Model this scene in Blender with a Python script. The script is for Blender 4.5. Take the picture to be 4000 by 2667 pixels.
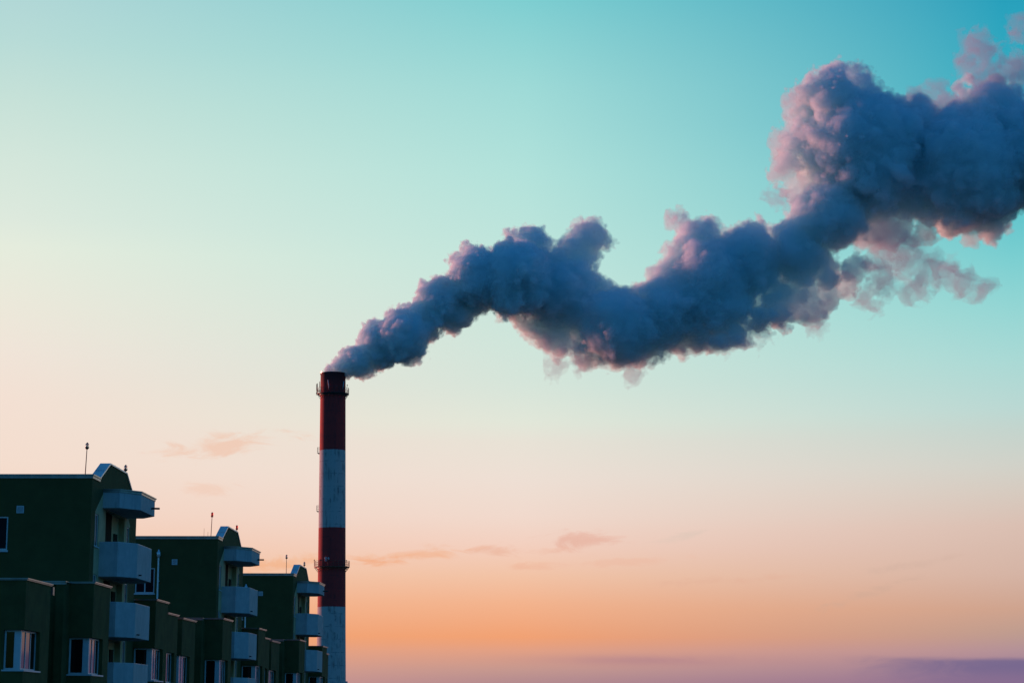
import bpy, bmesh, math, random
import numpy as np
from mathutils import Vector, Matrix
import openvdb as vdb

sc = bpy.context.scene
for o in list(bpy.data.objects):
    bpy.data.objects.remove(o)
R = math.radians
EYE = 1.7                      # eye height above the ground, metres

# ------------------------------------------------------------------ camera
F, PITCH, ROLL = 8493.0, R(9.929), R(-0.2528)      # focal length in photo pixels (4000 wide)
cp, sp, cr, sr = math.cos(PITCH), math.sin(PITCH), math.cos(ROLL), math.sin(ROLL)
def _rot(v):
    x, y, z = v
    return Vector((x, cp * y - sp * z, sp * y + cp * z))
def at(px, py, Y):             # point at depth Y behind a photo pixel
    dx, dy = px - 2000, py - 1333.5
    d = _rot(((cr * dx - sr * dy) / F, 1.0, -(sr * dx + cr * dy) / F))
    return Vector((0, 0, EYE)) + d * (Y / d.y)
cd = bpy.data.cameras.new('camera')
cam = bpy.data.objects.new('camera', cd); sc.collection.objects.link(cam)
rx, up, fw = _rot((cr, 0, -sr)), _rot((sr, 0, cr)), _rot((0, 1, 0))
cam.matrix_world = Matrix(((rx.x, up.x, -fw.x, 0), (rx.y, up.y, -fw.y, 0), (rx.z, up.z, -fw.z, EYE), (0, 0, 0, 1)))
cd.sensor_width = 36.0; cd.lens = 36.0 * F / 4000.0
cd.clip_start = 0.5; cd.clip_end = 30000.0
sc.camera = cam

# ------------------------------------------------------------------ sky
SUN_EL, SUN_AZ = R(1.2), R(-53.0)                  # low sun on the left, just beyond the plume
world = bpy.data.worlds.new('World'); sc.world = world; world.use_nodes = True
wt = world.node_tree; wt.nodes.clear()
def lin(c):
    return tuple((v / 255 / 12.92) if v / 255 <= 0.04045 else ((v / 255 + 0.055) / 1.055) ** 2.4 for v in c)
class G:                       # small node-graph writer
    def __init__(self, t): self.t = t
    def n(self, k, **kw):
        nd = self.t.nodes.new(k)
        for a, v in kw.items(): setattr(nd, a, v)
        return nd
    def put(self, s, v):
        if isinstance(v, bpy.types.NodeSocket): self.t.links.new(v, s)
        elif v is not None:
            s.default_value = (tuple(v) + (1.0,)) if (s.type == 'RGBA' and len(v) == 3) else v
    def m(self, op, a, b=None, c=None, clamp=False):
        nd = self.n('ShaderNodeMath', operation=op, use_clamp=clamp)
        for i, v in enumerate((a, b, c)): self.put(nd.inputs[i], v)
        return nd.outputs[0]
    def rng(self, v, a, b, c=0.0, d=1.0, smooth=True):
        nd = self.n('ShaderNodeMapRange', interpolation_type='SMOOTHSTEP' if smooth else 'LINEAR')
        for i, x in enumerate((v, a, b, c, d)): self.put(nd.inputs[i], x)
        return nd.outputs[0]
    def mix(self, f, a, b, mode='MIX'):
        nd = self.n('ShaderNodeMix', data_type='RGBA', blend_type=mode)
        self.put(nd.inputs[0], f); self.put(nd.inputs[6], a); self.put(nd.inputs[7], b)
        return nd.outputs[2]
    def noise(self, vec, scale, detail=4, rough=0.5, dist=0.0):
        nd = self.n('ShaderNodeTexNoise')
        if vec is not None: self.put(nd.inputs['Vector'], vec)
        nd.inputs['Scale'].default_value = scale; nd.inputs['Detail'].default_value = detail
        nd.inputs['Roughness'].default_value = rough; nd.inputs['Distortion'].default_value = dist
        return nd.outputs[0]
    def ramp(self, f, stops):
        nd = self.n('ShaderNodeValToRGB'); cr_ = nd.color_ramp
        while len(cr_.elements) < len(stops): cr_.elements.new(0.5)
        for e, (p, c) in zip(cr_.elements, stops): e.position = p; e.color = tuple(c) + (1.0,)
        self.put(nd.inputs[0], f); return nd.outputs[0]
    def xyz(self, x, y, z):
        nd = self.n('ShaderNodeCombineXYZ')
        for i, v in enumerate((x, y, z)): self.put(nd.inputs[i], v)
        return nd.outputs[0]
g = G(wt)
tc = g.n('ShaderNodeTexCoord')
sep = g.n('ShaderNodeSeparateXYZ'); wt.links.new(tc.outputs['Generated'], sep.inputs[0])
dx_, dy_, dz_ = sep.outputs
DEG = 180 / math.pi
el = g.m('MULTIPLY', g.m('ARCSINE', dz_), DEG)
az = g.m('MULTIPLY', g.m('ARCTAN2', dx_, dy_), DEG)
def e_of(y): return 9.93 + math.degrees(math.atan((784 - y) / 4994))      # elevation of a sky height (2352 px wide view)
def p_of(e): return (e + 5) / 45
eln = g.m('DIVIDE', g.m('ADD', el, 5.0), 45.0)
def sky_ramp(col, hi):
    st = [(p_of(e_of(y)), lin(c)) for y, c in sorted(col.items(), reverse=True)]
    st.insert(0, (0.0, tuple(0.75 * v for v in st[0][1])))
    st += [(p_of(28), lin(hi[0])), (1.0, lin(hi[1]))]
    return g.ramp(eln, st)
SKY_L = {0: (174, 213, 214), 133: (183, 219, 215), 267: (198, 225, 216), 400: (211, 230, 219), 534: (221, 233, 221), 600: (229, 236, 221), 734: (236, 232, 218), 834: (240, 228, 216),
         934: (243, 224, 211), 1080: (244, 221, 206), 1200: (244, 211, 193), 1300: (244, 200, 172), 1400: (244, 180, 140), 1470: (243, 166, 116), 1568: (220, 160, 146)}
SKY_C = {0: (126, 206, 209), 200: (158, 218, 215), 400: (178, 226, 219), 600: (193, 229, 220), 750: (204, 229, 219), 882: (214, 229, 218), 970: (226, 231, 217), 1013: (232, 226, 214),
         1100: (238, 223, 212), 1188: (241, 217, 204), 1254: (243, 207, 190), 1320: (242, 195, 166), 1385: (243, 179, 141), 1464: (241, 161, 115), 1495: (224, 160, 134), 1538: (196, 151, 143), 1568: (178, 138, 143)}
SKY_R = {0: (38, 158, 187), 300: (56, 176, 195), 500: (94, 195, 203), 620: (124, 207, 209), 735: (149, 214, 212), 841: (169, 217, 213), 948: (186, 216, 211), 1000: (196, 212, 205), 1080: (209, 209, 200),
         1133: (214, 203, 192), 1213: (218, 191, 178), 1320: (213, 180, 165), 1400: (206, 163, 142), 1453: (190, 156, 143), 1494: (178, 144, 152), 1530: (160, 128, 150), 1568: (145, 112, 146)}
rl = sky_ramp(SKY_L, ((80, 170, 190), (22, 80, 130)))
rc = sky_ramp(SKY_C, ((34, 138, 168), (14, 70, 120)))
rr = sky_ramp(SKY_R, ((16, 108, 150), (10, 62, 115)))
front = g.mix(g.rng(az, -13.2, 0.3, smooth=False), rl, rc)
front = g.mix(g.rng(az, 0.3, 13.2, smooth=False), front, rr)
# small sunset clouds low in the sky, and the violet bank at its foot
nv = g.n('ShaderNodeVectorMath', operation='MULTIPLY'); wt.links.new(tc.outputs['Generated'], nv.inputs[0]); nv.inputs[1].default_value = (1, 1, 3.2)
n1 = g.noise(nv.outputs[0], 46.0, 8, 0.66, 0.9)
n2 = g.noise(nv.outputs[0], 14.0, 6, 0.6, 0.3)
def spot(x, y, a, b, tilt=0.0):
    a0, e0 = math.degrees(math.atan((x - 1176) / 4994)), e_of(y)
    u = g.m('SUBTRACT', az, a0); v = g.m('SUBTRACT', g.m('SUBTRACT', el, e0), g.m('MULTIPLY', u, tilt))
    q = g.m('ADD', g.m('POWER', g.m('ABSOLUTE', g.m('DIVIDE', u, a * 0.0115)), 2.0), g.m('POWER', g.m('ABSOLUTE', g.m('DIVIDE', v, b * 0.0115)), 2.0))
    return g.m('EXPONENT', g.m('MULTIPLY', q, -1.0))
for (x, y, a, b, tl, c, k) in [(525, 1028, 120, 26, 0.15, (240, 192, 166), 1.0), (480, 1130, 50, 14, 0, (241, 200, 178), 0.8), (1350, 1236, 85, 20, 0.05, (230, 175, 156), 1.1),
                               (1130, 1264, 60, 13, 0.02, (233, 176, 150), 1.0), (930, 1278, 150, 14, 0.1, (242, 180, 142), 0.9), (1210, 1296, 60, 9, 0, (238, 182, 154), 0.9),
                               (1400, 1290, 120, 9, 0.05, (236, 184, 160), 0.7), (640, 1300, 80, 16, 0.1, (243, 172, 122), 0.9), (1990, 1362, 90, 12, 0.3, (200, 168, 150), 0.5),
                               (1570, 1232, 60, 10, 0.2, (214, 196, 182), 0.6), (1010, 1256, 50, 8, 0.05, (238, 184, 156), 0.6), (1260, 1262, 45, 7, 0.03, (236, 182, 158), 0.5), (870, 1290, 90, 11, 0.08, (242, 170, 128), 1.0), (1700, 1330, 160, 9, 0.04, (226, 176, 152), 0.6), (2080, 1300, 120, 10, 0.15, (208, 176, 160), 0.6)]:
    sp_ = spot(x, y, a * 1.35, b * 1.25, tl)
    f = g.m('MULTIPLY', g.rng(g.m('ADD', sp_, g.m('MULTIPLY', g.m('SUBTRACT', n1, 0.53), 3.0)), 0.25, 1.05), g.m('MULTIPLY', g.rng(sp_, 0.02, 0.30), k * 0.62), clamp=True)
    front = g.mix(f, front, lin(c))
eh = g.m('ADD', el, g.m('MULTIPLY', g.m('SUBTRACT', n2, 0.5), 0.32))
front = g.mix(g.m('MULTIPLY', g.m('MULTIPLY', g.m('MULTIPLY', g.rng(eh, 1.76, 1.60), g.rng(el, 1.0, 1.5, 0.35, 0.80)), g.rng(g.m('ADD', az, g.m('MULTIPLY', g.m('SUBTRACT', n1, 0.5), 3.0)), 8.2, 12.2)), 0.9), front, lin((98, 93, 140)))
front = g.mix(g.m('MULTIPLY', g.m('MULTIPLY', spot(1500, 1514, 230, 11), g.rng(n2, 0.3, 0.6)), 0.5), front, lin((170, 125, 140)))
# the rest of the sky, away from the afterglow
sk = g.n('ShaderNodeTexSky', sky_type='NISHITA'); sk.sun_disc = False
sk.sun_elevation = SUN_EL; sk.sun_rotation = SUN_AZ; sk.altitude = 100; sk.dust_density = 1.5; sk.ozone_density = 3.0
nishita = g.mix(1.0, sk.outputs[0], (0.135, 0.490, 0.690), 'MULTIPLY')
nishita = g.mix(g.rng(el, 20, 75), nishita, g.mix(1.0, nishita, (0.5, 0.55, 0.6), 'MULTIPLY'))
aaz = g.m('ABSOLUTE', az)
w = g.m('MULTIPLY', g.rng(aaz, 72, 26), g.rng(el, 62, 24))
total = g.mix(w, nishita, front)
bg = g.n('ShaderNodeBackground'); wt.links.new(total, bg.inputs[0]); bg.inputs[1].default_value = 1.0
wo = g.n('ShaderNodeOutputWorld'); wt.links.new(bg.outputs[0], wo.inputs[0])

# ------------------------------------------------------------------ sun
sl = bpy.data.lights.new('sun', 'SUN'); sl.energy = 5.0; sl.angle = R(0.53); sl.color = (1.0, 0.32, 0.25)
so = bpy.data.objects.new('sun', sl); sc.collection.objects.link(so)
sdir = Vector((math.sin(SUN_AZ) * math.cos(SUN_EL), math.cos(SUN_AZ) * math.cos(SUN_EL), math.sin(SUN_EL)))
so.rotation_euler = sdir.to_track_quat('Z', 'Y').to_euler(); so.location = sdir * 50 + Vector((0, 0, 60))

sc.view_settings.view_transform = 'Standard'; sc.view_settings.look = 'None'
sc.view_settings.exposure = 0.0; sc.view_settings.gamma = 1.0
sc.cycles.max_bounces = 30; sc.cycles.diffuse_bounces = 3; sc.cycles.volume_bounces = 28
sc.cycles.transparent_max_bounces = 48

# ------------------------------------------------------------------ materials
def mat(name):
    m = bpy.data.materials.new(name); m.use_nodes = True
    t = m.node_tree; b = t.nodes['Principled BSDF']
    return m, G(t), b
def simple(name, col, rough=0.8, metal=0.0, var=0.12, scale=3.0, bump=0.0, spec=0.5, streak=0.0):
    m, q, b = mat(name)
    tcn = q.n('ShaderNodeTexCoord').outputs['Object']
    nz = q.noise(tcn, scale, 6, 0.6)
    q.put(b.inputs['Base Color'], q.mix(q.rng(nz, 0.3, 0.7), tuple(c * (1 - var) for c in col), tuple(min(1, c * (1 + var)) for c in col)))
    if streak:
        sv = q.n('ShaderNodeVectorMath', operation='MULTIPLY'); q.t.links.new(tcn, sv.inputs[0]); sv.inputs[1].default_value = (1, 1, 0.10)
        st = q.m('MULTIPLY', q.rng(q.noise(sv.outputs[0], 5.0, 5, 0.65), 0.48, 0.70), q.rng(q.noise(tcn, 0.8, 4, 0.6), 0.35, 0.65))
        q.put(b.inputs['Base Color'], q.mix(q.m('MULTIPLY', st, streak), b.inputs['Base Color'].links[0].from_socket, tuple(c * 0.45 for c in col)))
    b.inputs['Roughness'].default_value = rough; b.inputs['Metallic'].default_value = metal
    b.inputs['Specular IOR Level'].default_value = spec
    if bump:
        bp = q.n('ShaderNodeBump'); bp.inputs['Strength'].default_value = bump; bp.inputs['Distance'].default_value = 0.02
        q.put(bp.inputs['Height'], q.noise(tcn, 28.0, 4, 0.6)); q.t.links.new(bp.outputs[0], b.inputs['Normal'])
    return m
GREEN = (0.092, 0.083, 0.027); CREAM = (0.55, 0.43, 0.24)
M = {}
M['green'] = simple('green_stucco', GREEN, 0.9, 0, 0.16, 1.2, 0.25, 0.2, 0.4)
M['white'] = simple('grey_white_render', (0.46, 0.46, 0.45), 0.85, 0, 0.10, 1.6, 0.2, 0.25, 0.45)
M['metal'] = simple('zinc_flashing', (0.27, 0.27, 0.27), 0.34, 0.8, 0.18, 2.0)
M['sheet'] = simple('galvanised_sheet', (0.68, 0.70, 0.72), 0.38, 0.5, 0.10, 1.5)
M['frame'] = simple('white_window_frame', (0.60, 0.60, 0.60), 0.4, 0, 0.05, 3.0)
M['dark'] = simple('dark_steel', (0.035, 0.03, 0.03), 0.6, 0.2, 0.3, 6.0)
M['rust'] = simple('painted_red_steel', (0.24, 0.06, 0.035), 0.6, 0.0, 0.3, 6.0)
M['door'] = simple('dark_balcony_door', (0.03, 0.022, 0.016), 0.9, 0, 0.2, 3.0, 0, 0.05)
M['red_lamp'] = simple('red_lamp_glass', (0.75, 0.06, 0.04), 0.45, 0, 0.1, 5.0)
M['red_lamp'].node_tree.nodes['Principled BSDF'].inputs['Transmission Weight'].default_value = 0.6
M['panel'] = simple('pale_antenna_shell', (0.34, 0.36, 0.38), 0.6, 0, 0.06, 4.0)
M['louvre'] = simple('white_louvre', (0.58, 0.58, 0.58), 0.55, 0, 0.06, 4.0)
m, q, b = mat('window_glass')
b.inputs['Base Color'].default_value = (0.006, 0.007, 0.009, 1); b.inputs['Roughness'].default_value = 0.03
b.inputs['IOR'].default_value = 1.55
bp = q.n('ShaderNodeBump'); bp.inputs['Strength'].default_value = 0.06; bp.inputs['Distance'].default_value = 0.05
q.put(bp.inputs['Height'], q.noise(q.n('ShaderNodeTexCoord').outputs['Object'], 0.9, 1, 0.4)); q.t.links.new(bp.outputs[0], b.inputs['Normal'])
M['glass'] = m
M['dark_glass'] = simple('dark_room_glass', (0.012, 0.012, 0.018), 0.15, 0, 0.1, 2.0, 0, 0.05)
m, q, b = mat('lamp_glass')
b.inputs['Base Color'].default_value = (0.9, 0.85, 0.8, 1); b.inputs['Roughness'].default_value = 0.1; b.inputs['Transmission Weight'].default_value = 0.75
b.inputs['IOR'].default_value = 1.2
M['lamp_glass'] = m
# tower wall: green render with the cream-painted balcony niche on its right face
m, q, b = mat('green_and_cream_stucco')
tcn = q.n('ShaderNodeTexCoord').outputs['Object']; s_ = q.n('ShaderNodeSeparateXYZ'); q.t.links.new(tcn, s_.inputs[0])
X_, Y_, Z_ = s_.outputs
yc = q.m('ABSOLUTE', q.m('SUBTRACT', Y_, 4.65))
top = q.m('SUBTRACT', 9.59 + 1.7 + 3.84 * 0.66, q.m('MULTIPLY', yc, 0.66))
msk = q.m('MULTIPLY', q.m('LESS_THAN', yc, 3.84), q.m('LESS_THAN', Z_, top))
msk = q.m('MULTIPLY', q.m('MULTIPLY', msk, q.m('LESS_THAN', Z_, 12.28)), q.m('GREATER_THAN', X_, -1.5))
nz = q.noise(tcn, 1.1, 6, 0.6)
c = q.mix(msk, GREEN, CREAM)
q.put(b.inputs['Base Color'], q.mix(1.0, c, q.ramp(nz, [(0.25, (0.78,) * 3), (0.75, (1.12,) * 3)]), 'MULTIPLY'))
b.inputs['Roughness'].default_value = 0.9; b.inputs['Specular IOR Level'].default_value = 0.2
bp = q.n('ShaderNodeBump'); bp.inputs['Strength'].default_value = 0.25; bp.inputs['Distance'].default_value = 0.02
q.put(bp.inputs['Height'], q.noise(tcn, 28.0, 4, 0.6)); q.t.links.new(bp.outputs[0], b.inputs['Normal'])
M['tower'] = m
# chimney: painted bands, lift joints, soot and rain streaks
m, q, b = mat('banded_chimney_paint')
tcn = q.n('ShaderNodeTexCoord').outputs['Object']; s_ = q.n('ShaderNodeSeparateXYZ'); q.t.links.new(tcn, s_.inputs[0])
X_, Y_, Z_ = s_.outputs
def between(v, a, bb): return q.m('MULTIPLY', q.m('GREATER_THAN', v, a), q.m('LESS_THAN', v, bb))
zz = q.m('ADD', Z_, q.m('MULTIPLY', q.m('SUBTRACT', q.noise(tcn, 3.0, 3), 0.5), 0.15))
red = q.m('ADD', q.m('GREATER_THAN', zz, 54.75), between(zz, 23.86, 39.36), clamp=True)
sv = q.n('ShaderNodeVectorMath', operation='MULTIPLY'); q.t.links.new(tcn, sv.inputs[0]); sv.inputs[1].default_value = (1, 1, 0.09)
streak = q.rng(q.noise(sv.outputs[0], 2.4, 6, 0.65), 0.44, 0.66)
blot = q.rng(q.noise(tcn, 0.55, 5, 0.6), 0.44, 0.62)
lift = q.m('PINGPONG', Z_, 1.25)
joint = q.m('MULTIPLY', q.m('LESS_THAN', lift, 0.09), q.rng(q.noise(tcn, 1.3, 4, 0.6), 0.42, 0.62))
dirt = q.m('MAXIMUM', q.m('MULTIPLY', streak, blot), q.m('MULTIPLY', joint, 0.7))
wcol = q.mix(q.m('MULTIPLY', dirt, 0.72), (0.47, 0.47, 0.44), (0.13, 0.11, 0.10))
rcol = q.mix(q.m('MULTIPLY', dirt, 0.85), (0.43, 0.044, 0.040), (0.22, 0.034, 0.036))
sootf = q.rng(Z_, 66.0, 70.2)
rcol = q.mix(q.m('MULTIPLY', sootf, 0.8), rcol, (0.05, 0.02, 0.02))
q.put(b.inputs['Base Color'], q.mix(red, wcol, rcol))
b.inputs['Roughness'].default_value = 0.85; b.inputs['Specular IOR Level'].default_value = 0.2
bp = q.n('ShaderNodeBump'); bp.inputs['Strength'].default_value = 0.3; bp.inputs['Distance'].default_value = 0.04
q.put(bp.inputs['Height'], q.noise(tcn, 6.0, 5, 0.6)); q.t.links.new(bp.outputs[0], b.inputs['Normal'])
M['chimney'] = m
# ground
m, q, b = mat('trodden_snow_and_asphalt')
tcn = q.n('ShaderNodeTexCoord').outputs['Object']
q.put(b.inputs['Base Color'], q.mix(q.rng(q.noise(tcn, 0.05, 8, 0.6), 0.4, 0.6), (0.05, 0.05, 0.052), (0.10, 0.10, 0.10)))
b.inputs['Roughness'].default_value = 0.95
M['ground'] = m
# smoke
def vol(name, dens, col, aniso=0.0, film=0.0):
    """smoke: an even volume; film adds a faint scatter on its outer skin"""
    m = bpy.data.materials.new(name); m.use_nodes = True; t = m.node_tree; t.nodes.clear()
    v = t.nodes.new('ShaderNodeVolumePrincipled'); o = t.nodes.new('ShaderNodeOutputMaterial')
    v.inputs['Color'].default_value = col + (1,); v.inputs['Density'].default_value = dens; v.inputs['Anisotropy'].default_value = aniso
    t.links.new(v.outputs[0], o.inputs['Volume'])
    if film:
        mx = t.nodes.new('ShaderNodeMixShader'); tr = t.nodes.new('ShaderNodeBsdfTransparent'); df = t.nodes.new('ShaderNodeBsdfTranslucent')
        df.inputs[0].default_value = (0.7, 0.7, 0.75, 1); mx.inputs[0].default_value = film
        t.links.new(tr.outputs[0], mx.inputs[1]); t.links.new(df.outputs[0], mx.inputs[2]); t.links.new(mx.outputs[0], o.inputs['Surface'])
    return m
SMOKE = (0.885, 0.983, 0.993)
M['smoke'] = vol('soft_smoke', 0.32, SMOKE, 0.15, 0.04)
M['core'] = vol('dense_smoke', 1.35, SMOKE, 0.0)
M['core_far'] = vol('dense_drifting_smoke', 0.80, SMOKE, 0.0)
M['wisp'] = vol('thin_smoke', 0.15, (0.66, 0.68, 0.80), 0.1)

# ------------------------------------------------------------------ mesh helpers
class MB:
    def __init__(self): self.v = []; self.f = []
    def poly(self, pts):
        n = len(self.v); self.v += [tuple(p) for p in pts]; self.f.append(tuple(range(n, n + len(pts))))
    def box(self, x0, x1, y0, y1, z0, z1):
        n = len(self.v)
        self.v += [(x0, y0, z0), (x1, y0, z0), (x1, y1, z0), (x0, y1, z0), (x0, y0, z1), (x1, y0, z1), (x1, y1, z1), (x0, y1, z1)]
        self.f += [tuple(n + i for i in q) for q in ((0, 3, 2, 1), (4, 5, 6, 7), (0, 1, 5, 4), (1, 2, 6, 5), (2, 3, 7, 6), (3, 0, 4, 7))]
    def prism(self, pts, z0, z1):        # pts counter-clockwise in plan
        n = len(self.v); k = len(pts)
        self.v += [(x, y, z0) for x, y in pts] + [(x, y, z1) for x, y in pts]
        self.f.append(tuple(n + i for i in reversed(range(k)))); self.f.append(tuple(n + k + i for i in range(k)))
        for i in range(k):
            j = (i + 1) % k; self.f.append((n + i, n + j, n + k + j, n + k + i))
    def prism_x(self, pts, x0, x1):      # pts (y, z) counter-clockwise seen from +x
        n = len(self.v); k = len(pts)
        self.v += [(x0, y, z) for y, z in pts] + [(x1, y, z) for y, z in pts]
        self.f.append(tuple(n + i for i in reversed(range(k)))); self.f.append(tuple(n + k + i for i in range(k)))
        for i in range(k):
            j = (i + 1) % k; self.f.append((n + i, n + j, n + k + j, n + k + i))
    def tube(self, p0, p1, r0, r1=None, n=10, caps=True):
        r1 = r0 if r1 is None else r1
        p0, p1 = Vector(p0), Vector(p1); d = (p1 - p0).normalized()
        a = d.orthogonal().normalized(); b = d.cross(a); s = len(self.v)
        for p, r in ((p0, r0), (p1, r1)):
            for i in range(n):
                t = 2 * math.pi * i / n; self.v.append(tuple(p + (a * math.cos(t) + b * math.sin(t)) * r))
        for i in range(n):
            j = (i + 1) % n; self.f.append((s + i, s + j, s + n + j, s + n + i))
        if caps:
            self.f.append(tuple(s + i for i in reversed(range(n)))); self.f.append(tuple(s + n + i for i in range(n)))
    def lathe(self, prof, n=48, c=(0, 0), cap=False):    # prof: (r, z) bottom to top
        s = len(self.v)
        for r, z in prof:
            for i in range(n):
                t = 2 * math.pi * i / n; self.v.append((c[0] + r * math.cos(t), c[1] + r * math.sin(t), z))
        for k in range(len(prof) - 1):
            for i in range(n):
                j = (i + 1) % n; self.f.append((s + k * n + i, s + k * n + j, s + (k + 1) * n + j, s + (k + 1) * n + i))
        if cap:
            self.f.append(tuple(s + i for i in reversed(range(n)))); self.f.append(tuple(s + (len(prof) - 1) * n + i for i in range(n)))
    def ring(self, R_, z, r, n=40, a0=0.0, a1=2 * math.pi):
        pts = [(R_ * math.cos(a0 + (a1 - a0) * i / n), R_ * math.sin(a0 + (a1 - a0) * i / n), z) for i in range(n + 1)]
        for i in range(n): self.tube(pts[i], pts[i + 1], r, n=6, caps=False)
    def ball(self, c, r, n=12, sz=1.0):
        prof = [(max(1e-4, r * math.sin(math.pi * k / n)), c[2] - r * sz * math.cos(math.pi * k / n)) for k in range(n + 1)]
        self.lathe(prof, n, (c[0], c[1]))
    def build(self, name, material, parent=None, smooth=False, label=None):
        me = bpy.data.meshes.new(name); me.from_pydata(self.v, [], self.f); me.update()
        me.materials.append(material)
        o = bpy.data.objects.new(name, me); sc.collection.objects.link(o)
        if parent is not None: o.parent = parent
        if smooth: me.polygons.foreach_set('use_smooth', [True] * len(me.polygons))
        if label: o['label'] = label
        return o
def wall_grid(mb, u0, u1, v0, v1, holes, P, depth, back=True):
    """Flat wall with rectangular holes; P(u, v, d) maps wall coordinates, d metres into the wall."""
    us = sorted({u0, u1, *[h[0] for h in holes], *[h[1] for h in holes]}); vs = sorted({v0, v1, *[h[2] for h in holes], *[h[3] for h in holes]})
    for i in range(len(us) - 1):
        for j in range(len(vs) - 1):
            cu, cv = (us[i] + us[i + 1]) / 2, (vs[j] + vs[j + 1]) / 2
            if any(h[0] < cu < h[1] and h[2] < cv < h[3] for h in holes): continue
            mb.poly([P(us[i], vs[j], 0), P(us[i + 1], vs[j], 0), P(us[i + 1], vs[j + 1], 0), P(us[i], vs[j + 1], 0)])
    for h in holes:
        a, b_, c_, d_ = h[:4]; D = h[4]
        mb.poly([P(a, c_, 0), P(a, d_, 0), P(a, d_, D), P(a, c_, D)]); mb.poly([P(b_, c_, 0), P(b_, c_, D), P(b_, d_, D), P(b_, d_, 0)])
        mb.poly([P(a, c_, 0), P(a, c_, D), P(b_, c_, D), P(b_, c_, 0)]); mb.poly([P(a, d_, 0), P(b_, d_, 0), P(b_, d_, D), P(a, d_, D)])
        mb.poly([P(a, c_, D), P(a, d_, D), P(b_, d_, D), P(b_, c_, D)])
def empty(name, loc=(0, 0, 0), rz=0.0):
    o = bpy.data.objects.new(name, None); sc.collection.objects.link(o); o.location = loc; o.rotation_euler = (0, 0, rz); o.empty_display_size = 0.5
    return o
def tag(o, label, cat, group=None, kind=None):
    o['label'] = label; o['category'] = cat
    if group: o['group'] = group
    if kind: o['kind'] = kind
    return o
def copy_tree(o, parent=None):
    c = o.copy(); sc.collection.objects.link(c)
    if parent is not None: c.parent = parent
    for ch in list(o.children): copy_tree(ch, c)
    return c

# ------------------------------------------------------------------ ground
gm = MB(); gm.poly([(-9000, -9000, 0), (9000, -9000, 0), (9000, 9000, 0), (-9000, 9000, 0)])
go = gm.build('ground', M['ground']); tag(go, 'dark open ground below the buildings and the chimney', 'ground', kind='structure')

# ------------------------------------------------------------------ apartment building (local: x to the right, y away, z up; origin = near corner of the balcony tower)
ROW = Vector((1.32, 33.889, 0)); RZ = -math.atan2(1.32, 33.889)
row = ROW.normalized(); perp = Vector((row.y, -row.x, 0))
ORIGIN = perp * -23.3 + row * 99.5
Z0 = EYE
def glazing(fr, x0, x1, z0, z1, pos, axis, splits, w=0.07, t=0.06):
    """window: a white frame in fr's mesh, panes returned as meshes; axis 'y' faces -y at y=pos, axis 'x' faces +x at x=pos"""
    panes = []
    us = [x0 + (x1 - x0) * s for s in splits]
    def bx(mb, a, b_, c_, d_, p0, p1):
        if axis == 'y': mb.box(a, b_, pos + p0, pos + p1, c_, d_)
        else: mb.box(pos - p1, pos - p0, a, b_, c_, d_)
    bx(fr, x0, x1, z0, z0 + w, 0, t); bx(fr, x0, x1, z1 - w, z1, 0, t)
    for i, u in enumerate(us):
        a, b_ = (u, u + w) if i == 0 else ((u - w, u) if i == len(us) - 1 else (u - w / 2, u + w / 2))
        bx(fr, a, b_, z0 + w, z1 - w, 0, t)
    for i in range(len(us) - 1):
        a = us[i] + (w if i == 0 else w / 2) ; b_ = us[i + 1] - (w if i == len(us) - 2 else w / 2)
        p = MB(); bx(p, a, b_, z0 + w, z1 - w, 0.025, 0.035); panes.append(p)
    return panes
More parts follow.
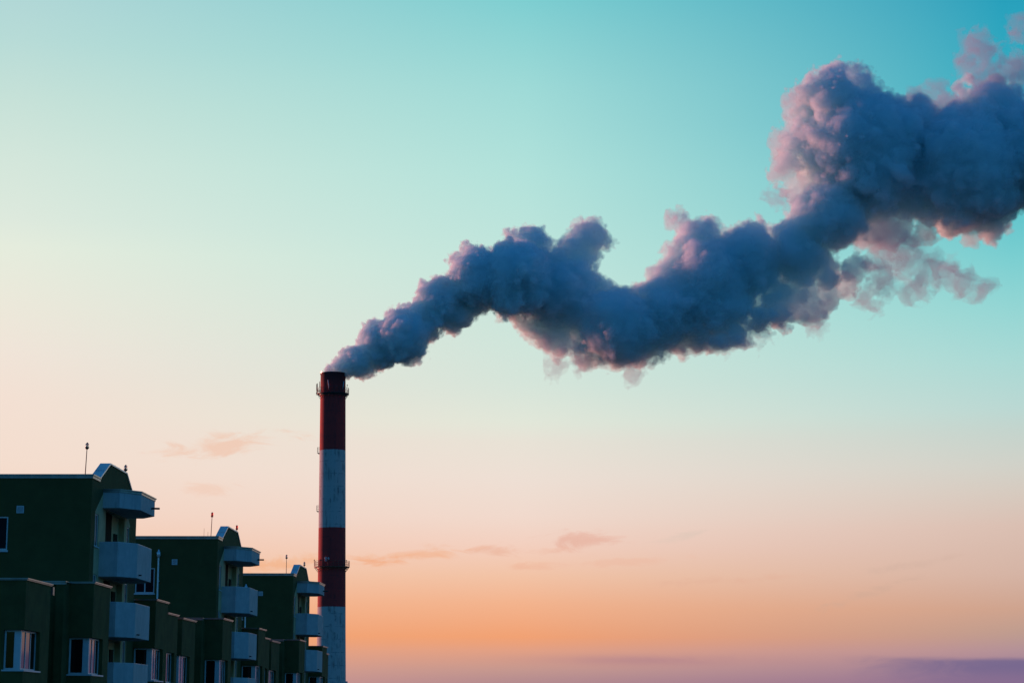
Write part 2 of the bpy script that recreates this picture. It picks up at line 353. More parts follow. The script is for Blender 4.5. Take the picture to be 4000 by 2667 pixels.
def make_building():
    root = empty('apartment_building')
    FL = [6.75 - 2.8 * k + Z0 for k in range(4)]
    # --- tower wall
    mb = MB(); ZT = 11.15 + Z0
    wf = (-5.05, -3.85, 7.73 + Z0, 9.28 + Z0, 0.10)
    wall_grid(mb, -12, 0, 0, ZT, [wf], lambda u, v, d: (u, d, v), 0)
    holes = []; wins = []
    for k, zf in enumerate(FL):
        holes.append((3.05, 7.2, zf, zf + (3.1 if k == 0 else 2.65), 0.28))
        for (a, b_) in ((0.83, 1.61), (7.72, 8.47)):
            holes.append((a, b_, zf + 1.25, zf + 2.75, 0.12)); wins.append((a, b_, zf + 1.25, zf + 2.75))
    wall_grid(mb, 0, 9.94, 0, ZT, holes, lambda u, v, d: (-d, u, v), 0)
    mb.poly([(-12, 0, 0), (-12, 0, ZT), (-12, 9.94, ZT), (-12, 9.94, 0)]); mb.poly([(0, 9.94, 0), (-12, 9.94, 0), (-12, 9.94, ZT), (0, 9.94, ZT)])
    mb.poly([(-12, 0, ZT), (0, 0, ZT), (0, 9.94, ZT), (-12, 9.94, ZT)])
    gab = [(1.44, ZT), (8.85, ZT), (7.25, 12.06 + Z0), (3.5, 12.09 + Z0)]
    mb.prism_x(gab, -0.40, 0.0)
    mb.build('wall', M['tower'], root)
    # --- roof edge flashing
    mb = MB()
    for z0, z1, ov in ((ZT - 0.10, ZT + 0.02, 0.04), (ZT + 0.02, ZT + 0.09, 0.08)):
        mb.box(-12.05, ov, -ov, 0.34, z0, z1)
        mb.box(-0.34, ov + 0.003, 0.34, 1.50, z0, z1)
    mb.build('roof_flashing', M['metal'], root)
    mb = MB(); mb.box(-0.34, 0.06, 8.87, 10.0, ZT - 0.10, ZT + 0.09); mb.build('roof_flashing', M['metal'], root)
    # --- sheet-metal cover of the raised parapet
    mb = MB(); prof = [(1.44, ZT + 0.02)] + [(3.5, 12.09 + Z0), (7.25, 12.06 + Z0), (8.85, ZT + 0.02)]
    def off(p, d): return (p[0], p[1] + d)
    for i in range(3):
        (y0, za), (y1, zb) = prof[i], prof[i + 1]
        L = math.hypot(y1 - y0, zb - za); ny, nz_ = -(zb - za) / L, (y1 - y0) / L
        th = 0.07
        mb.prism_x([(y0, za + 0.003), (y1, zb + 0.003), (y1 + ny * th, zb + nz_ * th), (y0 + ny * th, za + nz_ * th)], -0.46, 0.05)
        n = 2 if i == 0 else (4 if i == 1 else 2)              # standing seams
        for k in range(1, n):
            t = k / n; yy, zz_ = y0 + (y1 - y0) * t, za + (zb - za) * t
            uy, uz = (y1 - y0) / L, (zb - za) / L
            mb.prism_x([(yy + ny * th, zz_ + nz_ * th), (yy + uy * .03 + ny * th, zz_ + uz * .03 + nz_ * th), (yy + uy * .03 + ny * (th + .02), zz_ + uz * .03 + nz_ * (th + .02)), (yy + ny * (th + .02), zz_ + nz_ * (th + .02))], -0.455, 0.052)
    mb.build('parapet_sheet', M['sheet'], root)
    # --- front window and vent
    fr = MB(); ps = glazing(fr, wf[0], wf[1], wf[2], wf[3], 0.04, 'y', (0, 0.5, 1))
    fr.box(wf[0] - 0.05, wf[1] + 0.05, -0.07, 0.04, wf[2] - 0.09, wf[2] - 0.003)
    w = fr.build('window', M['frame'], root)
    for p in ps: p.build('pane', M['dark_glass'], w)
    for (a, b_, c_, d_) in wins:
        fr = MB(); ps = glazing(fr, a, b_, c_, d_, -0.05, 'x', (0, 0.5, 1), 0.05)
        fr.box(-0.05, 0.06, a - 0.04, b_ + 0.04, c_ - 0.06, c_ - 0.003)
        w = fr.build('window', M['frame'], root)
        for p in ps: p.build('pane', M['glass'], w)
    # --- doors in the balcony niches
    for zf in FL:
        for (a, b_, h) in ((3.08, 5.35, 3.08 if zf == FL[0] else 2.63), (6.0, 6.7, 2.25)):
            d = MB(); d.box(-0.275, -0.22, a, b_, zf + 0.01, zf + h); dd = d.build('balcony_door', M['door'], root)
    # --- canopy
    hexa = [(0, 2.3), (0.8, 2.3), (1.58, 3.4), (1.58, 6.7), (0.8, 7.8), (0, 7.8)]
    def grow(k): return [(x + (k if x > 0 else 0) * (1 if x > 1 else 0.6), y + k * (-0.9 if y < 4 else 0.9)) for x, y in hexa]
    mb = MB(); mb.prism(hexa, 9.9 + Z0, 10.70 + Z0); cn = mb.build('canopy', M['white'], root)
    mb = MB(); mb.prism(grow(0.03), 10.64 + Z0, 10.74 + Z0); mb.prism(grow(0.075), 10.74 + Z0, 10.79 + Z0); mb.build('canopy_flashing', M['metal'], cn)
    mb = MB(); mb.tube((1.5, 5.9, 10.22 + Z0), (1.98, 5.95, 10.22 + Z0), 0.05); mb.build('rain_spout', M['dark'], cn)
    # --- balconies
    for zf in FL[:3]:
        hb = [(0, 1.9), (0.88, 1.9), (1.58, 3.0), (1.58, 6.3), (0.88, 7.4), (0, 7.4)]
        hi = [(0, 2.03), (0.82, 2.03), (1.45, 3.04), (1.45, 6.26), (0.82, 7.27), (0, 7.27)]
        zb, zt = zf - 0.10, zf + 1.50
        mb = MB(); mb.prism(hb, zb, zb + 0.2)
        n = len(mb.v); k = len(hb)
        mb.v += [(x, y, zb + 0.2) for x, y in hb] + [(x, y, zt) for x, y in hb] + [(x, y, zb + 0.2) for x, y in hi] + [(x, y, zt) for x, y in hi]
        for i in range(k - 1):
            j = i + 1
            mb.f += [(n + i, n + j, n + k + j, n + k + i), (n + k + i, n + k + j, n + 3 * k + j, n + 3 * k + i), (n + 2 * k + j, n + 2 * k + i, n + 3 * k + i, n + 3 * k + j)]
        bl = mb.build('balcony', M['white'], root)
        mb = MB()
        for i in range(k - 1):
            (x0, y0), (x1, y1) = hb[i], hb[i + 1]; (u0, v0), (u1, v1) = hi[i], hi[i + 1]
            mb.prism([(x0, y0), (x1, y1), (u1, v1), (u0, v0)], zt + 0.002, zt + 0.022)
        mb.build('parapet_cap', M['frame'], bl)
        mb = MB(); mb.tube((1.5, 3.45, zb + 0.17), (1.72, 3.45, zb + 0.15), 0.035); mb.build('rain_spout', M['dark'], bl)
    # --- low wing behind and between the towers
    mb = MB()
    mb.box(-12, -1.4, -11.0, 0.0, 0, 5.55 + Z0)
    mb.box(-1.40, -0.08, -4.06, 0.0, 0, 6.0 + Z0); mb.box(-5.0, -1.40, -4.06, 0.0, 5.55 + Z0, 6.0 + Z0)
    mb.box(-0.45, -0.08, -4.18, -4.06, 0, 5.99 + Z0)
    mb.build('low_wing', M['green'], root)
    mb = MB(); mb.box(-12, -1.4, 9.94, 21.9, 0, 5.55 + Z0); mb.box(-1.40, -0.08, 9.94, 14.4, 0, 6.0 + Z0)
    mb.build('low_wing', M['green'], root)
    mb = MB()
    mb.box(-5.1, -0.02, -4.24, 0.0, 6.0 + Z0, 6.05 + Z0); mb.box(-5.1, -0.05, -4.20, -3.9, 5.90 + Z0, 6.0 + Z0)
    mb.build('wing_flashing', M['metal'], root)
    mb = MB(); mb.box(-1.5, -0.02, 9.94, 14.46, 6.0 + Z0, 6.05 + Z0); mb.build('wing_flashing', M['metal'], root)
    # --- bays with corner windows
    for (x0, x1, y0, y1, zr, wx0, wl) in ((-1.4, 0.12, -11.4, -7.35, 5.66, -0.72, 2.55), (-0.08, 1.0, -3.2, 0.1, 6.03, -0.04, 2.15), (-0.08, 1.03, 10.5, 13.6, 6.03, -0.04, 2.15), (-1.4, 0.42, 16.6, 19.6, 5.66, -0.45, 2.3)):
        zr += Z0; mb = MB(); lv = [(2.02 + Z0, 3.62 + Z0), (-0.78 + Z0, 0.82 + Z0)]
        z = zr
        ins = 0.17
        for (a, b_) in lv:
            mb.box(x0, x1, y0, y1, b_, z)
            mb.box(x0, wx0, y0, y1, a, b_)                                # wall left of the window
            mb.box(wx0, x1 - ins - 0.10, y0 + ins + 0.10, y1, a, b_)        # body behind the glass
            mb.box(x1 - ins - 0.10, x1, y0 + wl, y1, a, b_)
            z = a
        mb.box(x0, x1, y0, y1, 0, z)
        bay = mb.build('bay', M['green'], root)
        c = MB(); c.box(x0, x1 + 0.09, y0 - 0.09, y1 + 0.05, zr, zr + 0.05); c.box(x0, x1 + 0.045, y0 - 0.045, y1 + 0.02, zr - 0.04, zr - 0.003)
        c.build('roof_cap', M['metal'], bay)
        for (a, b_) in lv:
            fr = MB()
            xc, yc_ = x1 - ins, y0 + ins
            ps = glazing(fr, wx0, xc - 0.20, a, b_, yc_, 'y', (0, 1), 0.07)
            fr.box(xc - 0.20, xc, yc_, yc_ + 0.09, a, b_)
            ps += glazing(fr, yc_ + 0.09, y0 + wl, a, b_, xc, 'x', (0, 0.30, 0.64, 1), 0.07)
            wn = fr.build('window', M['frame'], root)
            for p in ps: p.build('pane', M['glass'], wn)
            s = MB(); s.prism([(wx0 - 0.03, y0 - 0.05), (x1 + 0.05, y0 - 0.05), (x1 + 0.05, y0 + wl + 0.12), (xc, y0 + wl + 0.12), (xc, yc_), (wx0 - 0.03, yc_)], a - 0.065, a - 0.002)
            s.build('sill', M['frame'], wn)
    return root
b1 = make_building()
b1.location = ORIGIN; b1.rotation_euler = (0, 0, RZ)
tag(b1, 'nearest dark green apartment block with white balconies, cut by the frame edge', 'building', 'green apartment blocks')
b2 = copy_tree(b1); b2.location = ORIGIN + ROW
tag(b2, 'middle green apartment block whose roof carries two red lamps', 'building', 'green apartment blocks')
b3 = copy_tree(b1); b3.location = ORIGIN + ROW * 2
tag(b3, 'farthest green apartment block, its balconies overlapping the striped chimney', 'building', 'green apartment blocks')
def loc(k, a, b_, z): return ORIGIN + ROW * k + perp * a + row * b_ + Vector((0, 0, z + EYE))
# vent grilles, set differently on each front wall
for k, par, a0, z0 in ((0, b1, -3.48, 9.43), (1, b2, -2.81, 9.47), (2, b3, -2.66, 9.51)):
    v = MB(); s = 0.34; zz_ = z0 + EYE
    v.box(a0, a0 + s, -0.035, 0.0, zz_, zz_ + 0.04); v.box(a0, a0 + s, -0.035, 0.0, zz_ + s - 0.04, zz_ + s)
    v.box(a0, a0 + 0.04, -0.035, 0.0, zz_ + 0.04, zz_ + s - 0.04); v.box(a0 + s - 0.04, a0 + s, -0.035, 0.0, zz_ + 0.04, zz_ + s - 0.04)
    for i in range(6):
        zc = zz_ + 0.05 + i * 0.043
        v.poly([(a0 + .04, -0.03, zc), (a0 + s - .04, -0.03, zc), (a0 + s - .04, -0.004, zc + 0.035), (a0 + .04, -0.004, zc + 0.035)])
    v.build('vent_grille', M['louvre'], par)
# rainwater boxes at the ends of the low roofs
for par in (b1,):
    v = MB(); v.box(0.06, 0.2, -7.3, -7.05, 5.25 + EYE, 5.6 + EYE); v.build('rainwater_box', M['metal'], par)

# ------------------------------------------------------------------ rooftop lamps, rods and vent pipes
def roof_lamp(k, a, b_, z, h, red, label, lean=0.0):
    r = empty('rooftop_lamp', loc(k, a, b_, z), RZ); r.rotation_euler = (0, lean, RZ)
    p = MB(); p.tube((0, 0, 0), (0, 0, h - 0.30), 0.025, 0.02, 8); p.tube((0, 0, 0), (0, 0, 0.05), 0.09, 0.07, 10); p.build('pole', M['rust' if red else 'dark'], r)
    if red:
        l = MB(); l.lathe([(0.03, h - 0.32), (0.075, h - 0.30), (0.075, h - 0.08), (0.06, h - 0.03), (0.01, h)], 14, cap=True); l.build('lamp', M['red_lamp'], r, True)
    else:
        c = MB(); c.lathe([(0.025, h - 0.34), (0.09, h - 0.28), (0.10, h - 0.22), (0.03, h - 0.215)], 16, cap=True); c.tube((0, 0, h - 0.215), (0, 0, h - 0.07), 0.03, 0.02, 8)
        c.tube((0, 0, h - 0.035), (0, 0, h + 0.0), 0.05, 0.02, 10); c.build('lamp_base', M['dark'], r)
        l = MB(); l.lathe([(0.075, h - 0.214), (0.09, h - 0.15), (0.08, h - 0.07), (0.045, h - 0.036)], 16); l.build('lamp_glass', M['lamp_glass'], r, True)
    tag(r, label, 'lamp', 'lamps on the roofs')
roof_lamp(0, -1.07, 3.0, 11.15, 1.95, False, 'clear globe lamp on a tall thin pole on the nearest green roof', 0.03)
roof_lamp(0, -0.02, 7.1, 12.09, 0.42, False, 'short clear globe lamp on the raised parapet of the nearest green block')
roof_lamp(1, -0.98, 3.0, 11.15, 1.85, True, 'red cylinder lamp on a tall thin pole on the middle green roof', 0.03)
roof_lamp(1, -0.02, 7.1, 12.09, 0.46, True, 'short red lamp on the raised parapet of the middle green block')
roof_lamp(2, -0.98, 3.0, 11.15, 1.75, False, 'clear globe lamp on a thin pole on the farthest roof beside the chimney')
roof_lamp(2, -0.02, 6.4, 12.09, 0.50, False, 'short lamp on the raised parapet of the farthest block beside the chimney')
for (a, h, lb) in ((-1.45, 0.85, 'taller of two hair-thin rods on the middle green roof'), (-1.20, 0.62, 'shorter of two hair-thin rods on the middle green roof')):
    r = MB(); r.tube((0, 0, 0), (0, 0, h), 0.012, 0.008, 6); o = r.build('lightning_rod', M['dark']); o.location = loc(1, a, 3.2, 11.15)
    tag(o, lb, 'lightning rod', 'thin rods on the middle roof')
for k, h, lb in ((1, 4.75, 'grey vent pipe with a domed cap up the middle block front wall'), (2, 4.75, 'grey vent pipe with a domed cap up the farthest block front wall')):
    r = empty('vent_pipe', loc(k, -3.6, -0.22, 5.55), RZ)
    p = MB(); p.tube((0, 0, 0), (0, 0, h - 0.2), 0.055, None, 12)
    for zc in (1.2, 2.9): p.box(-0.07, 0.07, 0.0, 0.215, zc, zc + 0.05)
    p.build('pipe', M['sheet'], r, False)
    c = MB(); c.lathe([(0.06, h - 0.42), (0.075, h - 0.36), (0.12, h - 0.26), (0.12, h - 0.10), (0.08, h - 0.04), (0.06, h), (0.055, h + 0.06), (0.01, h + 0.11)], 16, cap=True); c.build('cowl', M['sheet'], r, True)
    tag(r, lb, 'vent pipe', 'vent pipes of the green blocks')

# ------------------------------------------------------------------ chimney
CD = 430.0; CH = 68.6 + EYE; LEAN = -0.0119
chim = empty('chimney', (-34.96, CD, 0)); chim.rotation_euler = (0, LEAN, 0)
tag(chim, 'tall tapering red and white banded factory chimney giving off smoke', 'chimney')
def rad(z): return 2.50 + (CH - z) * 0.0056 + max(0, 20 - z) * 0.004
mb = MB(); zs = [i * CH / 46 for i in range(47)]
mb.lathe([(rad(z), z) for z in zs[:-1]] + [(2.49, CH - 0.5), (2.56, CH - 0.12), (2.56, CH), (2.25, CH), (2.2, CH - 6), (0.01, CH - 6)], 72)
mb.build('shaft', M['chimney'], chim, True)
rim = MB(); rim.lathe([(2.22, CH + 0.003), (2.60, CH + 0.003), (2.61, CH + 0.06), (2.24, CH + 0.09), (2.22, CH + 0.003)], 72)
rim.ring(2.57, CH + 0.30, 0.022, 60)
for i in range(30):
    t = 2 * math.pi * i / 30; rim.tube((2.57 * math.cos(t), 2.57 * math.sin(t), CH + 0.06), (2.57 * math.cos(t), 2.57 * math.sin(t), CH + 0.3), 0.018, n=5)
rim.build('rim_flashing', M['sheet'], chim)
pl = MB(); pl.lathe([(3.25, 0), (3.25, 7.75 + EYE), (2.7, 7.75 + EYE + 0.02)], 8); pl.build('plinth', M['chimney'], chim)
def gallery(z, ro, name_mat):
    rs = rad(z)
    d = MB(); d.lathe([(rs - 0.05, z - 0.14), (ro, z - 0.14), (ro, z), (rs - 0.05, z)], 48); d.lathe([(rs - .02, z - 0.45), (rs + 0.25, z - 0.45), (rs + 0.25, z - 0.14)], 48)
    gal = d.build('gallery', M[name_mat], chim)
    rl_ = MB()
    for h in (0.38, 0.72, 1.08): rl_.ring(ro - 0.03, z + h, 0.032 if h > 1 else 0.026, 64)
    n = 20
    for i in range(n):
        t = 2 * math.pi * (i + 0.5) / n; c_, s2 = math.cos(t), math.sin(t)
        rl_.tube(((ro - .03) * c_, (ro - .03) * s2, z - 0.14), ((ro - .03) * c_, (ro - .03) * s2, z + 1.1), 0.036, n=6)
        if i % 2 == 0:
            t2 = 2 * math.pi * (i + 1.5) / n
            rl_.tube(((ro - .03) * c_, (ro - .03) * s2, z + 0.05), ((ro - .03) * math.cos(t2), (ro - .03) * math.sin(t2), z + 0.72), 0.022, n=5)
    rl_.build('railing', M[name_mat], gal)
    br = MB()
    for i in range(n):
        t = 2 * math.pi * (i + 0.5) / n; c_, s2 = math.cos(t), math.sin(t)
        br.tube((ro * 0.985 * c_, ro * 0.985 * s2, z - 0.12), (rad(z - 1) * c_, rad(z - 1) * s2, z - 1.05), 0.035, n=6)
    br.build('bracket', M[name_mat], gal)
ZG1, ZG2 = at(1301, 1538, CD).z, at(1297, 2213, CD).z
gallery(ZG1, 3.2, 'dark'); gallery(ZG2, 3.5, 'rust')
# short ladder landings on the left flank
for zc in (at(1245, 1768, CD).z, at(1241, 1995, CD).z):
    r_ = rad(zc); l = MB(); x0, x1 = -r_ - 0.40, -r_ + 0.05
    l.box(x0, x1, -0.4, 0.4, zc - 0.05, zc)
    for y in (-0.4, 0.4):
        for h in (0.0, 0.36, 0.72, 1.08): l.tube((x0, y, zc + h), (x1, y, zc + h), 0.022, n=5)
        l.tube((x0, y, zc), (x0, y, zc + 1.08), 0.026, n=5); l.tube((x0, y, zc - .03), (x1, y, zc - 0.32), 0.026, n=5)
    for h in (0.36, 0.72, 1.08): l.tube((x0, -0.4, zc + h), (x0, 0.4, zc + h), 0.022, n=5)
    l.build('ladder_landing', M['dark'], chim)
bpy.context.view_layer.update()
CM = chim.matrix_world.copy()
def on_chimney(p): return CM @ Vector(p)
def clocal(px, py): return CM.inverted() @ at(px, py, CD)
# things fixed to the chimney
def ant(name, mbs, p, label, cat, group):
    r = empty(name, on_chimney(p)); r.rotation_euler = (0, LEAN, 0)
    for nm, mb_, mt in mbs: mb_.build(nm, mt, r)
    tag(r, label, cat, group)
for px, y0, y1, lb in ((1236.5, 1499, 1543, 'outermost dark pole aerial on the left of the upper chimney gallery'), (1239.6, 1497, 1532, 'dark pole aerial second from the outer end on the upper gallery'),
                       (1248.4, 1490, 1535, 'tallest dark pole aerial on the upper gallery, nearest the chimney shaft')):
    a, b_ = clocal(px, y0), clocal(px, y1); h = a.z - b_.z
    p = MB(); p.tube((0, 0, 0), (0, 0, h), 0.05, 0.04, 8); p.tube((0, 0, h * 0.45), (0, 0, h), 0.07, 0.065, 8)
    mt = MB(); mt.box(-0.03, -b_.x - 2.75, -0.03, 0.03, 0.3, 0.37); mt.box(-0.09, 0.09, -0.09, 0.09, 0.25, 0.5)
    ant('pole_aerial', [('pole', p, M['dark']), ('mount', mt, M['dark'])], b_, lb, 'antenna', 'aerials on the upper gallery')
for (xa, ya, xb, yb, lb) in ((1286, 1493, 1290, 1526.5, 'pale slanted panel aerial on the red shaft above the upper gallery, left one'), (1346, 1495, 1342.5, 1527, 'pale slanted panel aerial near the right edge of the red shaft')):
    A, B = clocal(xa, ya), clocal(xb, yb)
    for P_ in (A, B): P_.y = -math.sqrt(max(0.2, 3.0 ** 2 - P_.x ** 2))
    d = A - B; s = MB(); s.tube((0, 0, 0), d, 0.10, 0.10, 12)
    mt = MB()
    for t in (0.2, 0.8):
        q0 = d * t; inn = Vector((B.x + q0.x, B.y + q0.y, 0)); inn = inn * ((2.45 - inn.length) / inn.length); mt.tube(q0, q0 + inn, 0.03, n=6)
    ant('panel_aerial', [('shell', s, M['panel']), ('mount', mt, M['dark'])], B, lb, 'antenna', 'panel aerials on the red shaft')
for (px, py, r_, yaw, lb) in ((1277, 2182.5, 0.25, -0.25, 'upper of two round dishes facing out on the lower red band'), (1278, 2191, 0.25, -0.2, 'lower of two round dishes facing out on the lower red band'), (1287.5, 2184.5, 0.26, 0.95, 'sideways-turned round dish beside the pair on the lower red band')):
    P_ = clocal(px, py); P_.y = -math.sqrt(2.95 ** 2 - P_.x ** 2)
    ry = Matrix.Rotation(yaw, 3, 'Z')
    d = MB(); prof = [(0.01, -0.10), (r_ * 0.7, -0.085), (r_, 0.0), (r_, 0.06), (r_ * 0.85, 0.10), (0.01, 0.13)]
    d.lathe(prof, 20); d.v = [tuple(ry @ Vector((x, -z, y))) for x, y, z in d.v]
    mt = MB(); inn = Vector((P_.x, P_.y, 0)); inn = inn * ((2.55 - inn.length) / inn.length); mt.tube((ry @ Vector((0, 0.08, 0))), inn, 0.045, n=8); mt.box(inn.x - .04, inn.x + .04, inn.y - .04, inn.y + .04, -0.3, 0.3)
    ant('dish_antenna', [('dish', d, M['panel']), ('mount', mt, M['dark'])], P_, lb, 'antenna', 'dishes on the lower red band')
for (px, py, z, ro, lb) in ((1358, 1508, ZG1, 3.2, 'small dark warning lamp on a stalk at the right of the upper gallery'), (1229, 2188, ZG2, 3.5, 'small dark warning lamp at the left of the lower gallery'), (1355.5, 2191, ZG2, 3.5, 'small dark warning lamp at the right of the lower gallery')):
    P_ = clocal(px, py); h = P_.z - z - 0.15; sgn = 1 if P_.x > 0 else -1
    P_.y = math.sqrt(max(0.0, (ro - 0.03) ** 2 - P_.x ** 2)) * -1
    p = MB(); p.tube((0, 0, 0), (0, 0, h), 0.022, n=6)
    l = MB(); l.lathe([(0.04, h), (0.10, h + 0.06), (0.10, h + 0.22), (0.03, h + 0.30)], 12, cap=True)
    ant('warning_lamp', [('stalk', p, M['dark']), ('lamp', l, M['dark'])], (P_.x, P_.y, z + 0.003), lb, 'lamp', 'warning lamps of the chimney')

# ------------------------------------------------------------------ smoke plume
# inscribed puffs of the plume: photo column, row and radius at the chimney's distance; each gets its own depth
BALLS = [(3368,602,261),(3778,662,244),(4018,598,200),(2772,1122,196),(2962,1078,177),(2188,1148,168),(3148,1042,166),(2608,1222,154),(3252,838,148),(2412,1272,148),(2032,1092,147),(1872,1092,123),(3872,442,123),(3248,378,108),(1742,1182,106),(1572,1312,103),(4188,502,102),(1478,1358,93),(2718,938,91),(3562,768,90),(4212,602,89),(3582,468,86),(1652,1248,84),(2252,998,84),(3352,348,81),(2298,928,76),(2728,1312,76),(3162,452,76),(3088,1198,68),(2062,952,68),(3112,572,68),(1398,1408,65),(2532,1352,63),(2268,1292,61),(3272,1148,59),(4118,428,57),(4188,692,55),(3872,882,54),(3112,882,51),(1338,1432,44),(2822,1308,43),(2352,1138,43),(2588,1072,42),(2212,1318,40),(3308,282,38),(4152,738,37),(3348,268,36),(3298,978,36),(2968,902,36),(2478,1142,34),(3302,1098,33),(3032,1238,31),(2808,932,30),(3528,402,30),(1962,1218,30),(2128,982,29),(3622,842,29),(3818,898,28),(1932,988,28),(2402,1418,28),(1628,1398,27),(2672,1362,27),(3082,632,27),(3148,738,27),(2918,1248,27),(3922,852,26),(2888,922,25),(3002,908,25),(2002,922,25),(3488,828,24),(3398,858,24),(3432,352,24),(4062,408,24),(2932,908,24),(1662,1118,24),(1842,1212,24),(2372,942,23),(2802,902,23),(1772,1022,22),(1562,1212,22),(3978,792,22),(1728,1288,22),(3752,422,22),(1838,978,22),(1588,1412,22),(3718,892,22),(3142,378,22),(3742,898,21),(3882,322,21),(3788,902,20),(1938,1202,20),(4188,748,20),(2658,872,20),(2212,1358,20),(2592,1372,20),(2018,902,20),(1292,1448,20),(4282,548,20),(1448,1448,20),(1462,1268,19),(2132,952,19),(2122,1298,19),(1652,1378,19),(2322,1388,19),(3768,902,18),(4122,762,18),(1862,972,18),(1582,1202,18),(3138,712,18),(1992,952,18),(3502,388,18),(2908,908,18),(3062,652,18),(2292,1352,18),(2172,1312,17),(2692,1382,17),(3158,1208,17),(3062,902,17),(2152,1308,17),(2372,1412,17),(3688,882,17),(4168,402,17),(3908,328,17),(2862,1292,17),(2342,1092,16),(2448,1128,16),(3108,502,16),(2238,1348,16),(2638,988,16),(1752,1078,16),(1792,1002,16),(1538,1218,16),(2898,1268,16),(2172,982,16),(3328,1122,15),(2198,1372,15),(1812,988,15),(2548,1082,15),(3648,862,15),(3268,272,15),(3108,832,15),(2642,888,15),(1338,1388,15),(3308,1012,14),(3962,812,14),(3772,372,14),(3782,362,14),(3792,352,14),(2102,1288,14),(3802,342,14),(2362,962,14),(4292,568,14),(3332,958,14),(4262,438,14),(4242,688,14),(1552,1412,14),(3458,362,14),(2048,1238,14),(1442,1272,13),(4038,402,13),(1752,1288,13),(1418,1468,13),(3128,688,13),(4298,588,13),(1692,1092,13),(3452,842,13),(2308,1372,13),(1648,1138,13),(3592,852,13),(1362,1468,13),(1518,1228,13),(1432,1462,13),(1762,1042,12),(1468,1448,12),(3122,388,12),(2378,1102,12),(4102,772,12),(3552,388,12),(4302,608,12),(1868,1212,12),(3422,852,12),(3728,428,12),(2088,1278,12),(3988,402,12),(3928,882,12),(3178,1202,12),(2948,1252,12),(1672,1328,12),(2318,1048,12),(2428,1128,12),(3312,1062,12),(3128,762,12),(1988,1232,12),(3428,322,12),(3468,842,12),(2548,1412,12),(3118,648,11),(3122,672,11),(3028,918,11),(2612,1372,11),(3762,392,11),(3002,1248,11),(2768,862,11),(4002,792,11),(4288,528,11),(2032,1238,11),(2532,1092,10),(3058,1258,10),(2432,1418,10),(2348,1402,10),(2222,918,10),(1482,1262,10),(3172,302,10),(3252,272,10),(2328,1032,10),(2632,972,10),(2002,1232,10),(2798,1342,10),(4022,402,10),(3438,848,10),(1768,1282,10),(3312,1028,10),(3312,1038,10),(3312,1048,10),(3062,882,10),(1428,1278,9),(2332,1072,9),(1962,968,9),(3488,378,9),(2582,1392,9),(3192,1198,9),(2352,978,9),(2342,988,9),(4188,402,9),(2678,858,9),(2878,1282,9),(3662,872,9),(2712,1388,9),(4272,448,9)]
K = 4000 / 2352.0
FRINGE = [(1150,722,18),(1185,722,22),(1225,745,28),(1255,775,28),(1290,795,26),(1340,800,28),(1390,815,32),(1420,825,26),(1470,815,26),(1510,800,28),(1570,800,22),(1640,790,25),(1700,760,34),(1745,735,36),(1790,722,36),(1775,690,36),(1850,700,42),(1810,680,34),(1900,678,34),(1945,658,28),(1965,615,30),
          (1850,250,40),(1830,330,45),(1815,380,30),(1850,430,40),(1570,525,30),(1620,520,25),(1545,570,20),(2060,525,38),(2120,540,26),(2230,520,30),(2290,505,28),(2000,520,50),(1420,668,14),(1405,690,16)]
WISPS = [(2030,570,50),(2080,600,45),(2120,620,40),(2170,630,35),(2210,645,35),(2250,655,35),(2030,640,40),(2100,660,35),(2245,110,40),(2230,150,35),(2280,150,45),(2320,170,45),(2345,120,35),(2260,185,35),(2350,20,40),(2345,60,30),(2370,0,50),(1790,455,16),(1810,462,16),(1770,450,10),
         (1280,830,25),(1340,845,20),(1450,850,22),(1250,790,18),(1760,770,28),(1860,745,28),(1700,800,22),(2000,690,30),(2150,240,45),(2120,230,30)]
# the lower right flank is thin, so its dense puffs sit higher and smaller
BALLS = [(x - 35, y - 55, r * 0.8) if 2850 < x < 3450 and y > 960 else (x, y, r) for x, y, r in BALLS]
rng = np.random.default_rng(7)
MPP = CD / F
def region(x0, x1, z0, z1, dy, vox):
    global VOX, LO, DIM
    VOX = vox; LO = np.array([x0, CD - dy, z0]); HI = np.array([x1, CD + dy, z1]); DIM = np.ceil((HI - LO) / VOX).astype(int) + 1
def smoke_field(puffs):
    """distance (negative inside) to a heap of puffs, on the grid"""
    fld = np.full(DIM, 3.0, np.float32)
    for c, r in puffs:
        i0 = np.maximum(np.floor((c - r - 3.0 - LO) / VOX).astype(int), 0); i1 = np.minimum(np.ceil((c + r + 3.0 - LO) / VOX).astype(int) + 1, DIM)
        if (i1 <= i0).any(): continue
        ax = [(LO[k] + np.arange(i0[k], i1[k]) * VOX - c[k]).astype(np.float32) for k in range(3)]
        d = np.sqrt(ax[0][:, None, None] ** 2 + ax[1][None, :, None] ** 2 + ax[2][None, None, :] ** 2) - np.float32(r)
        s = fld[i0[0]:i1[0], i0[1]:i1[1], i0[2]:i1[2]]; np.minimum(s, d, out=s)
    return fld
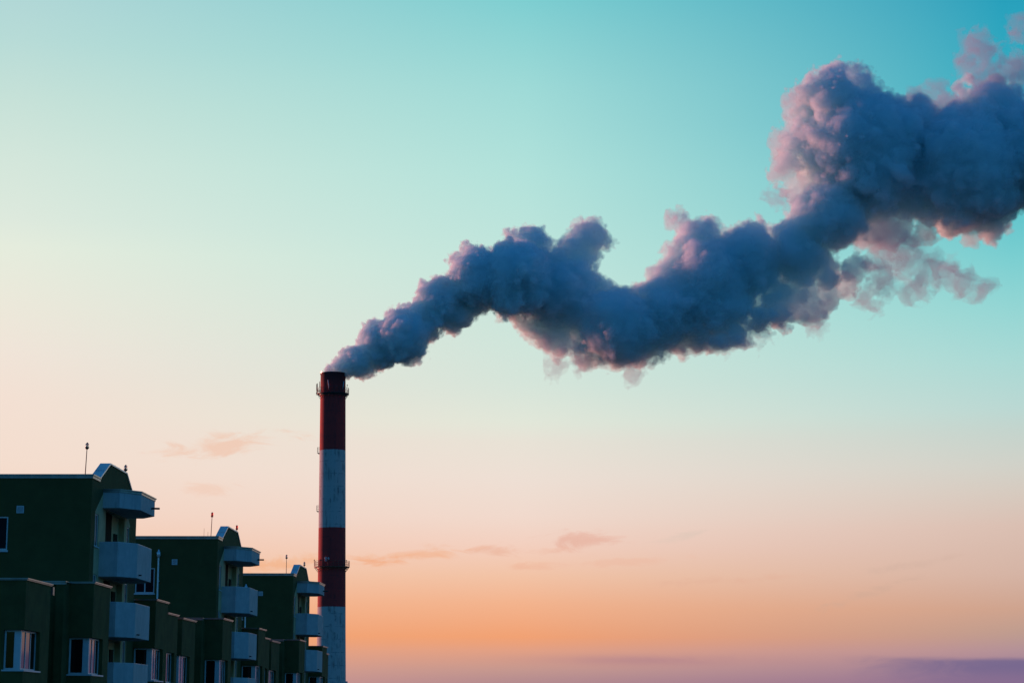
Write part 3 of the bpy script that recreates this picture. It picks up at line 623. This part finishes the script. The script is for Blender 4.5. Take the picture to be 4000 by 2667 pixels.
def rough(fld, table, seed, gain=None, lo=-3.0, hi=2.5):
    """billowing displacement of a distance field: octaves of |smooth noise|, each on its own turned lattice, near the surface only"""
    idx = np.flatnonzero(np.abs(fld.ravel()) < 2.95)
    ijk = np.unravel_index(idx, fld.shape)
    P = np.stack([(LO[k] + ijk[k] * VOX) for k in range(3)], 1).astype(np.float32)
    out = np.zeros(len(idx), np.float32)
    for j, (sc_, am) in enumerate(table):
        r = np.random.default_rng(seed + j); N = 48
        T = r.standard_normal((N, N, N)).astype(np.float32).ravel()
        Q = np.linalg.qr(r.normal(size=(3, 3)))[0].astype(np.float32) / sc_
        q = P @ Q + r.uniform(0, 9, 3).astype(np.float32)
        fl = np.floor(q); t = q - fl; t = t * t * (3 - 2 * t); i = fl.astype(np.int64) % N; i1 = (i + 1) % N
        v = 0
        for a_ in (0, 1):
            X_i = (i1 if a_ else i)[:, 0] * (N * N); wx = t[:, 0] if a_ else 1 - t[:, 0]
            for b_ in (0, 1):
                Y_i = X_i + (i1 if b_ else i)[:, 1] * N; wy = wx * (t[:, 1] if b_ else 1 - t[:, 1])
                v = v + wy * (T[Y_i + i[:, 2]] * (1 - t[:, 2]) + T[Y_i + i1[:, 2]] * t[:, 2])
        v = am * (np.abs(v) - 0.46)
        out += v if gain is None else v * (gain ** min(1.0, sc_ / 4.0))[ijk[0]]
    np.clip(out, lo, hi, out=out)
    res = np.zeros(fld.size, np.float32); res[idx] = out
    return res.reshape(fld.shape)
def surface(fld, name, material, parent=None):
    for k in range(3):                                    # close the surface at the grid's border
        sl_ = [slice(None)] * 3
        for e in (0, -1): sl_[k] = e; fld[tuple(sl_)] = 3.0
    gr = vdb.FloatGrid(background=3.0); gr.copyFromArray(fld)
    p, qd = gr.convertToQuads(isovalue=0.0)
    p = p.astype(np.float32) * VOX + LO.astype(np.float32)
    me = bpy.data.meshes.new(name)
    me.vertices.add(len(p)); me.vertices.foreach_set('co', p.ravel())
    me.loops.add(qd.size); me.loops.foreach_set('vertex_index', qd.astype(np.int32).ravel())
    me.polygons.add(len(qd)); me.polygons.foreach_set('loop_start', np.arange(0, qd.size, 4, dtype=np.int32))
    me.update(calc_edges=True); me.polygons.foreach_set('use_smooth', np.ones(len(qd), bool))
    me.materials.append(material)
    o = bpy.data.objects.new(name, me); sc.collection.objects.link(o)
    if parent is not None: o.parent = parent
    return o
def placed(lst, k, f, jit):
    out = []
    for (px, py, r) in lst:
        rm = r * k * MPP
        out.append((np.array(at(px * k, py * k, CD + rng.normal(0, jit) * rm + rng.normal(0, 0.5))), rm * f))
    return out
def spread(parents, n, f0, f1, push, lim):
    out = []
    for c, r in parents:
        if r < lim: continue
        for _ in range(n):
            d = rng.normal(size=3); d /= np.linalg.norm(d); q_ = r * rng.uniform(f0, f1)
            out.append((c + d * (r - q_ * push), q_))
    return out
main = [(c, r) for c, r in placed(BALLS, 1.0, 1.0, 0.25) if c[0] + r < 122]
k1 = spread(main, 26, 0.20, 0.42, 0.80, 0.5)
k2 = spread(k1, 8, 0.25, 0.45, 0.75, 0.4)
fr_ = placed(FRINGE, K, 1.0, 0.5); fr_ += spread(fr_, 14, 0.25, 0.5, 0.6, 0.5)
low = [(c - np.array((0, 0, 0.12 * r)), r * 0.78) for c, r in fr_ if r > 0.8 and c[0] < at(1790 * K, 700 * K, CD).x]
plume = None
for rg in ((-44.0, 6.1, 62.0, 106.0, 15.0, 0.135), (5.9, 130.0, 62.0, 146.0, 21.0, 0.215)):    # finer near the chimney, where the puffs are small
    region(*rg)
    xs = (LO[0] + np.arange(DIM[0]) * VOX).astype(np.float32)
    gain = np.clip(0.22 + (xs + 36) / 75.0, 0.22, 1.1); G3 = gain[:, None, None].astype(np.float32)
    body = smoke_field(main + k1 + k2 + low)
    both = np.minimum(body, smoke_field(fr_))
    bil = rough(both, [(6.5, 1.2), (3.2, 1.0), (1.6, 0.72), (0.8, 0.46), (0.4, 0.25)], 10, gain)
    shell = both - bil - 0.35 * G3
    o = surface(shell, 'smoke_plume' if plume is None else 'smoke_drift', M['smoke'], plume)
    if plume is None:
        plume = o; tag(plume, 'thick dark blue smoke plume with pink edges drifting from the striped chimney', 'smoke')
    surface(body - bil + 0.25 * G3, 'dense_smoke', M['core'] if rg[0] < 0 else M['core_far'], plume)
    del shell, body, both, bil
region(6.0, 106.0, 62.0, 146.0, 21.0, 0.23)
wp = placed(WISPS, K, 1.0, 0.5); wp += spread(wp, 10, 0.3, 0.6, 0.4, 0.5)
thin = smoke_field(wp)
surface(thin + rough(thin, [(5.0, 2.4), (2.4, 1.7), (1.2, 1.1), (0.6, 0.6)], 40, None, -2.5, 4.0) + 0.1, 'thin_smoke', M['wisp'], plume)
